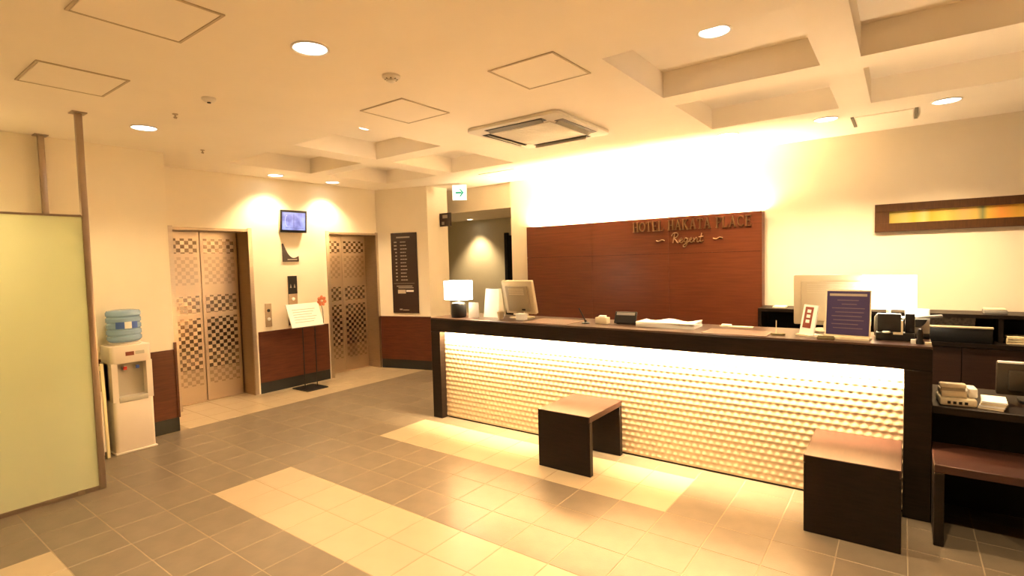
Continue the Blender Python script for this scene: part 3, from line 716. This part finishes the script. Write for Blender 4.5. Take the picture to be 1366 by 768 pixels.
B(-0.05, 0.05, -0.002, 0.002, 0, 0.155, M=T(0, -0.035, 0) @ RX(math.radians(-13))).build('card_face', M_paper, t)
B(-0.05, 0.05, -0.002, 0.002, 0, 0.155, M=T(0, 0.035, 0) @ RX(math.radians(13))).build('card_face', M_paper, t)
t = thing('white_bag', (-3.36, 4.22, CH), 'tall tapered cream paper bag behind the smaller monitor', 'bag')
v = [(-.10, -.05, 0), (.10, -.05, 0), (.10, .05, 0), (-.10, .05, 0), (-.085, -.02, .29), (.085, -.02, .29), (.085, .02, .29), (-.085, .02, .29)]
MB().add(v, [(0, 3, 2, 1), (0, 1, 5, 4), (1, 2, 6, 5), (2, 3, 7, 6), (3, 0, 4, 7), (4, 5, 6, 7)]).build('bag_body', M_paper, t)
B(-.083, .083, -.022, .022, .262, .29).build('folded_rim', M_paper, t)
monitor_back('computer_monitor', (-3.02, 4.24, CH), 0.0, 0.36, 0.335, 14, 'smaller beige computer monitor tilted back, beside the wood panel end', 0.05, m1=M_cream)
t = thing('small_box', (-2.93, 4.10, CH), 'small cream box in front of the smaller monitor', 'box')
B(-.045, .045, -.035, .035, 0, .055).build('body', M_paper, t, bevel=.003, seg=1); B(-.046, .046, -.036, .036, .05, .062).build('lid', M_paper, t, bevel=.003, seg=1)
t = thing('paper_cup', (-3.17, 4.08, CH), 'small cream cup under the smaller monitor', 'cup')
MB().lathe([(.026, 0), (.034, .07), (.031, .07), (.024, .006)], 18).build('cup_body', M_cream, t, smooth=True)
MB().lathe([(.036, .066), (.036, .072), (.033, .072)], 18, caps=False).build('rim', M_cream, t, smooth=True)
def matobj(x0, x1, y0, y1, label):
    t = thing('desk_mat', ((x0 + x1) / 2, (y0 + y1) / 2, CH), label, 'desk mat', group='brown leather desk mats')
    w_, h_ = (x1 - x0) / 2, (y1 - y0) / 2
    MB().prism(rrect(2 * w_, 2 * h_, .012), 0, .004).build('pad', M_leather, t)
    b = MB()
    for s_ in (-1, 1): b.box(-w_ + .01, w_ - .01, s_ * (h_ - .012) - .001, s_ * (h_ - .012) + .001, .004, .0046); b.box(s_ * (w_ - .012) - .001, s_ * (w_ - .012) + .001, -h_ + .014, h_ - .014, .004, .0046)
    b.build('stitching', M_cream, t)
matobj(-2.80, -2.34, 3.925, 4.27, 'brown leather desk mat between the smaller monitor and the pen')
matobj(-1.19, -0.75, 3.925, 4.19, 'brown leather desk mat beside the stack of white papers')
t = thing('pen_stand', (-2.24, 4.10, CH), 'black pen standing slanted in a small holder', 'pen')
MB().lathe([(.035, 0), (.035, .008), (.012, .016), (.010, .03)], 20).build('holder', M_black, t, smooth=True)
MB().tube([(0, 0, .02), (-.075, .02, .13)], .006, 8).build('pen', M_black, t)
t = thing('tissue_box', (-2.10, 4.16, CH), 'small cream box between the pen and the black calculator', 'box')
B(-.06, .05, -.035, .035, 0, .055).build('body', M_cream, t, bevel=.004); B(-.03, .03, -.02, .02, .055, .070, M=RX(.15)).build('tissue', M_paper, t)
t = thing('calculator', (-1.90, 4.19, CH), 'black tilted desk calculator beside the white papers', 'calculator', rz=.1)
M = T(0, -.03, .012) @ RX(math.radians(62))
B(-.095, .095, 0, .105, -.008, .008, M=M).build('body', M_black, t, bevel=.003, seg=1)
B(-.085, .085, .0, .12, 0, .012).build('foot', M_black, t)
B(-.08, .08, .07, .095, .008, .0095, M=M).build('display', M_grey, t)
t = thing('paper_stack', (-1.53, 4.20, CH), 'white stack of registration papers lying on the counter', 'papers', rz=.06)
random.seed(3)
for k in range(6):
    M = RZ(random.uniform(-.05, .05)); nn = 12; v = []; f = []
    for i in range(nn + 1):
        for j in range(2):
            xx = -.235 + .47 * i / nn; v.append((xx, -.12 + .24 * j, .006 + k * .007 + (.010 * math.sin(i * .9 + .6 * k) * j * (k / 5))))
    for i in range(nn): f.append((2 * i, 2 * i + 2, 2 * i + 3, 2 * i + 1))
    lo = [(p_[0], p_[1], p_[2] - .006) for p_ in v]
    b = MB().add(v + lo, f + [tuple(q + 2 * (nn + 1) for q in reversed(ff)) for ff in f] + [(2 * i, 2 * (nn + 1) + 2 * i, 2 * (nn + 1) + 2 * i + 2, 2 * i + 2) for i in range(nn)]
                 + [(2 * i + 1, 2 * i + 3, 2 * (nn + 1) + 2 * i + 3, 2 * (nn + 1) + 2 * i + 1) for i in range(nn)] + [(0, 1, 2 * (nn + 1) + 1, 2 * (nn + 1)), (2 * nn, 2 * (nn + 1) + 2 * nn, 2 * (nn + 1) + 2 * nn + 1, 2 * nn + 1)], M)
    b.build('sheet_bundle', M_paper, t)
t = thing('letter_opener_tray', (-1.05, 4.38, CH), 'small pale card lying behind the second desk mat', 'card')
B(-.12, .12, -.03, .03, 0, .006).build('tray', M_cream, t); B(-.11, -.04, -.02, .02, .006, .018).build('slip', M_paper, t)
t = thing('pen_tray', (-0.70, 4.06, CH), 'small olive pen tray between the desk mat and the card stand', 'tray')
MB().prism(rrect(.09, .06, .02), 0, .012).build('tray', mat('olive_plastic', (.18, .15, .07), .5), t); MB().tube([(-.01, 0, .012), (-.012, .015, .10)], .003, 6).build('stem', M_cream, t)
# leaning card stand with red print
t = thing('card_stand', (-0.515, 4.10, CH), 'narrow white leaflet stand with a red printed panel', 'stand', rz=-.75)
M = T(0, -.02, 0) @ RX(math.radians(-12))
B(-.065, .065, -.004, .004, 0, .215, M=M).build('back_card', M_paper, t)
pr = B(-.045, .030, -.0055, -.004, .055, .20, M=M).build('red_print', M_redp, t)
for z_ in (.09, .125, .16): B(-.022, .012, -.0065, -.0054, z_, z_ + .022, M=M).build('print_spot', M_paper, t)
B(-.065, .065, -.05, .06, 0, .012).build('foot', M_cream, t)
# purple notice
t = thing('notice_holder', (-0.285, 4.07, CH), 'upright acrylic holder with a purple printed notice', 'notice', rz=-.12)
M = T(0, -.03, .012) @ RX(math.radians(-8))
B(-.128, .128, -.004, .004, 0, .31, M=M).build('acrylic_back', M_cream, t)
B(-.120, .120, -.006, -.004, .015, .30, M=M).build('purple_notice', M_purple, t)
B(-.105, .105, -.007, -.006, .268, .284, M=M).build('title_line', M_print, t)
for k, (a, c) in enumerate(((-.06, .06), (-.035, .05), (-.09, .095), (-.07, .09), (-.09, .08), (-.08, .09), (-.09, .06), (-.08, .085))):
    B(a, c, -.007, -.006, .238 - k * .026, .244 - k * .026, M=M).build('text_line', M_dim, t)
B(-.128, .128, -.06, .03, 0, .012).build('foot', M_cream, t)
B(-.02, .10, .005, .01, 0, .012).build('foot_lip', M_cream, t)
monitor_back('computer_monitor', (-0.41, 4.40, CH), 0.0, 0.475, 0.365, 2, 'larger beige computer monitor behind the purple notice', 0.045)
t = thing('stapler_case', (-0.40, 3.97, CH), 'small olive case lying in front of the leaflet stand', 'case')
B(-.05, .05, -.015, .015, 0, .018).build('body', MATS['olive_plastic'], t, bevel=.004); B(-.045, .045, -.012, .012, .018, .024).build('lid', MATS['olive_plastic'], t)
# black card holder / terminal in front of the lamp
t = thing('black_organiser', (-0.035, 4.13, CH), 'black desk organiser standing in front of the lamp', 'organiser')
B(-.10, .10, -.045, .045, 0, .05).build('base', M_black, t, bevel=.004)
B(-.095, .03, .0, .045, .05, .165).build('tall_box', M_black, t, bevel=.004); B(.05, .10, -.02, .045, .05, .170).build('side_box', M_black, t, bevel=.004)
B(.030, .040, -.046, -.02, .05, .13).build('divider', M_cream, t); B(-.01, .04, -.0465, -.043, .04, .055).build('label_holder', M_cream, t)
MB().lathe([(.022, .0), (.022, .008)], 16, M=T(-.045, -.047, .05)).build('badge', M_paper, t)
# white terminal with a dark scoop
t = thing('card_terminal', (0.079, 4.28, CH), 'white upright card terminal with a dark scoop at the counter end', 'terminal')
B(-.064, .064, -.03, .05, 0, .03).build('base', M_black, t, bevel=.003)
B(-.064, .064, 0.0, .05, .03, .185).build('body', M_paper, t, bevel=.005)
prof = [(-.05, .125)] + [(-.05 + .10 * k / 10, .075 + .05 * (abs(k - 5) / 5) ** 2.5) for k in range(11)] + [(.05, .125)]
MB().prism(prof, 0.0, .05, M=RX(math.pi / 2)).build('scoop', M_black, t)
B(-.075, .14, -.055, -.02, .128, .146, M=T(0, 0, 0) @ Matrix.Rotation(-.10, 4, 'Y')).build('handset', M_grey, t, bevel=.006)
t = thing('pen_holder', (0.088, 4.01, CH), 'small black pen stand at the counter corner', 'pen stand')
MB().lathe([(.022, 0), (.022, .006), (.014, .03), (.018, .055), (.010, .09), (.002, .094)], 16).build('holder', M_black, t, smooth=True)
B(-.045, -.02, -.012, .012, 0, .025).build('eraser', M_paper, t); B(.025, .055, -.014, .014, 0, .012).build('clip_dish', M_cream, t)

# ------------------------------------------------------------------ lift lobby wall
def onwall(name, y, z, label, cat): return thing(name, (XE, y, z), label, cat)
t = onwall('wall_screen', 3.965, 2.075, 'small wall screen with a blue lift picture above the call panel', 'screen')
M = T(0.055, 0, 0.0) @ Matrix.Rotation(math.radians(5), 4, 'Y')
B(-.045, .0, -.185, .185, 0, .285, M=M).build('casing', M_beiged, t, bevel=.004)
B(.0, .012, -.19, .19, -.005, .29, M=M).build('bezel', M_black, t, bevel=.004)
sc = B(.012, .0135, -.165, .165, .03, .26, M=M).build('picture', M_screen, t)
for a in ((-.005, .002, .06, .24), (-.12, .14, .055, .060)): B(.0135, .0145, a[0], a[1], a[2], a[3], M=M).build('picture_line', M_screend, t)
MB().tube([M @ Vector((.014, -.09 - .035 * math.cos(q), .15 + .075 * math.sin(q))) for q in [-1.4 + .28 * k for k in range(11)]], .004, 5).build('picture_line', M_screenl, t)
B(0.0, .04, -.05, .05, .10, .2).build('wall_bracket', M_black, t)
t = onwall('crescent_plate', 3.94, 1.685, 'dark brown wall plate cut with a pale crescent under the screen', 'sign')
cv = [(-.115, 0), (.115, 0), (.115, .075)] + [(.115 - .215 * (k / 12) , .075 + .0 + (.165 * (k / 12) ** 3.0) - .035 * math.sin(math.pi * k / 12)) for k in range(1, 12)] + [(-.10, .24), (-.115, .24)]
MR = Matrix(((0, 0, 1, 0), (1, 0, 0, 0), (0, 1, 0, 0), (0, 0, 0, 1)))
MB().prism(cv, 0, .012, M=MR).build('plate', M_sign, t)
B(.012, .0132, -.05, .09, .022, .036).build('small_print', M_print, t)
t = onwall('lift_call_panel', 3.945, 0.835, 'tall dark lift indicator and call panel between the lifts', 'panel')
B(0, .012, -.065, .065, 0.27, .66).build('plate', M_steeld, t, bevel=.002, seg=1)
B(0, .010, -.075, -.02, 0.0, .27).build('lower_plate', M_sign, t)
B(.012, .014, -.065, .065, .42, .66).build('indicator', M_black, t)
for yy in (-.028, .026): MB().prism([(yy - .012, .50), (yy + .012, .50), (yy, .555)], .014, .0155, M=MR).build('arrow', M_print, t)
MB().lathe([(.022, 0), (.022, .008), (.018, .011), (.002, .012)], 18, M=T(.012, 0.0, .35) @ Matrix.Rotation(math.pi / 2, 4, 'Y')).build('call_button', M_paper, t, smooth=True)
t = onwall('switch_plate', 3.595, 0.85, 'small dark switch plate beside the nearer lift', 'switch')
B(0, .010, -.042, .042, 0, .30).build('plate', M_steeld, t, bevel=.002, seg=1)
MB().lathe([(.02, 0), (.02, .006), (.002, .008)], 16, M=T(.010, 0, .21) @ Matrix.Rotation(math.pi / 2, 4, 'Y')).build('key_switch', M_black, t)
MB().lathe([(.022, 0), (.022, .006), (.002, .008)], 16, M=T(.010, 0, .10) @ Matrix.Rotation(math.pi / 2, 4, 'Y')).build('button', M_paper, t)

# stand with a white board and a coral flower
t = thing('sign_stand', (-6.33, 3.98, 0), 'black floor stand holding a white sloping notice board', 'stand')
MB().prism(rrect(.36, .32, .02), 0, .010).build('base', M_black, t)
for yy in (-.075, .105): MB().tube([(0.0, yy, .008), (0.0, yy, .86)], .007, 8).build('pole', M_black, t)
M = T(.02, 0, .825) @ Matrix.Rotation(math.radians(-24), 4, 'Y')
B(-.006, .006, -.235, .235, 0, .325, M=M).build('board', M_paper, t, bevel=.002, seg=1)
B(-.012, -.004, -.24, .24, -.008, .004, M=M).build('board_ledge', M_black, t)
for k in range(6): B(.006, .0068, -.17, .16 - .03 * (k % 3), .24 - k * .035, .246 - k * .035, M=M).build('text_line', M_print, t)
t = thing('artificial_flower', (-6.335, 4.18, 0.84), 'coral artificial flower clipped to the notice board corner', 'flower')
MB().tube([(.02, .03, -.01), (.03, .02, .18), (.02, -.005, .29)], .004, 6).build('stem', M_sign, t)
for k in range(7):
    a = k * 2 * math.pi / 7; pet = []
    MB().lathe([(.004, 0), (.032, .02), (.036, .045), (.022, .07), (.003, .078)], 8,
               M=T(.03, -.005, .31) @ Matrix.Rotation(a, 4, 'X') @ Matrix.Rotation(.35, 4, 'Y') @ Matrix.Diagonal((.35, .8, 1.0, 1))).build('petal', M_pink, t, smooth=True)
MB().lathe([(.016, 0), (.016, .012), (.003, .018)], 10, M=T(.05, -.005, .31) @ Matrix.Rotation(math.pi / 2, 4, 'Y')).build('flower_centre', M_cream, t)

# floor directory on the angled wall
t = thing('floor_directory', (PA[0], PA[1], 0.865), 'tall dark brown floor directory board beside the farther lift', 'sign', rz=an)
u0 = 0.255
B(u0, u0 + .455, -.018, 0, 0, 1.225).build('board', M_sign, t, bevel=.002, seg=1)
def dl(x0, x1, z0, h_, m=M_print, nm='text_line'): return B(u0 + x0, u0 + x1, -.0195, -.0178, z0, z0 + h_).build(nm, m, t)
dl(.10, .34, 1.145, .022)
for k in range(12):
    z_ = 1.075 - k * .0525
    dl(.055 + .02 * (k > 2), .105, z_, .018); 
    for a in ((.165, .20), (.207, .235), (.242, .262 + .01 * (k % 3))): dl(a[0], a[1], z_ + .002, .014)
dl(.03, .40, .452, .004)
dl(.08, .36, .405, .014); dl(.11, .38, .38, .014); dl(.10, .24, .30, .055, M_hatchf, 'small_map'); dl(.25, .38, .325, .026, M_paper, 'white_tab')
dl(.12, .17, .045, .02); dl(.18, .29, .04, .012)

# ------------------------------------------------------------------ water cooler
wc = thing('water_cooler', (-5.655, 1.735, 0), 'pale water cooler with blue bottle standing against the left wall', 'water cooler')
D0, D1, W_ = -0.16, 0.125, 0.155
MB().prism([(p_[0] * 1 + (D0 + D1) / 2, p_[1]) for p_ in rrect(D1 - D0, 2 * W_, .03)], 0.012, 0.47).build('lower_body', M_cooler, wc, bevel=.004)
B(D0 + .02, D1 + .012, -W_ - .005, W_ + .005, 0, .016).build('base', M_cooler, wc, bevel=.004)
MB().prism([(p_[0] + (D0 + D1) / 2, p_[1]) for p_ in rrect(D1 - D0, 2 * W_, .03)], 0.80, 0.955).build('head', M_cooler, wc, bevel=.006)
B(D0, D1 - .09, -W_, W_, .47, .80).build('rear_column', M_cooler, wc)
B(D0 + .02, D1 - .002, -W_, -W_ + .045, .465, .805).build('side_cheek', M_cooler, wc); B(D0 + .02, D1 - .002, W_ - .045, W_, .465, .805).build('side_cheek', M_cooler, wc)
B(D1 - .092, D1 - .084, -W_ + .045, W_ - .045, .47, .80).build('niche_back', M_coolerg, wc)
B(D1 - .088, D1 + .004, -W_ + .045, W_ - .045, .455, .50).build('drip_tray', M_coolerg, wc, bevel=.004)
for yy, mm in ((-.045, M_red2), (.05, M_blue2)):
    tp = B(D1 - .085, D1 - .035, yy - .014, yy + .014, .735, .765).build('tap', M_coolerg, wc, bevel=.004)
    B(D1 - .036, D1 - .025, yy - .014, yy + .014, .738, .768).build('tap_lever', mm, tp, bevel=.003)
B(D1 + .0, D1 + .0015, -.045, .02, .865, .90).build('sticker', M_redp, wc); B(D1, D1 + .0014, .03, .10, .87, .90).build('sticker', M_coolerg, wc)
MB().lathe([(.12, .955), (.125, .965), (.10, .985)], 28, cx=-0.02).build('bottle_collar', M_cooler, wc, smooth=True)
R = .132
prof = [(.06, .970), (.115, .985), (R, 1.005)]
for k in range(4):
    z_ = 1.03 + k * .055; prof += [(R, z_), (R - .008, z_ + .008), (R - .008, z_ + .016), (R, z_ + .024)]
prof += [(R, 1.245), (R - .01, 1.262), (R - .05, 1.27), (.002, 1.268)]
bt = MB().lathe(prof, 32, cx=-0.02).build('water_bottle', M_blue, wc, smooth=True)
for (a0, a1, mm) in ((-.75, -.25, M_bluel), (-.25, .15, M_white), (.15, .55, M_bluel)):
    v = []; f = []; nn = 6
    for i in range(nn + 1):
        a = a0 + (a1 - a0) * i / nn
        v += [(-.02 + (R + .002) * math.cos(a), (R + .002) * math.sin(a), 1.105), (-.02 + (R + .002) * math.cos(a), (R + .002) * math.sin(a), 1.165)]
    for i in range(nn): f.append((2 * i, 2 * i + 2, 2 * i + 3, 2 * i + 1))
    MB().add(v, f).build('bottle_label', mm, bt)

# folded stand boards between the cooler and the screen
t = thing('folded_stand', (-5.60, 1.475, 0), 'narrow folded cream stand leaning beside the water cooler', 'stand')
M = T(.02, 0, 0) @ Matrix.Rotation(math.radians(-3), 4, 'Y')
B(.05, .075, -.05, -.025, 0, .80, M=M).build('upright', M_umb, t, bevel=.003, seg=1); B(.05, .075, .03, .055, 0, .82, M=M).build('upright', M_umb, t, bevel=.003, seg=1)
B(.052, .072, -.03, .035, .76, .80, M=M).build('cross_bar', M_umb, t, bevel=.003, seg=1); B(.055, .07, -.03, .035, .06, .58, M=M).build('panel', M_cooler, t)
B(-.06, -.035, -.045, .05, 0, .78).build('rear_frame', M_cooler, t)
t = thing('umbrella', (-5.73, 1.44, 0), 'black closed umbrella standing behind the folded stand', 'umbrella')
MB().lathe([(.006, 0), (.012, .05), (.028, .5), (.020, .70), (.012, .74)], 12).build('canopy', M_black, t, smooth=True)
MB().tube([(0, 0, .72), (0, 0, .88)], .012, 8).build('handle', M_black, t)
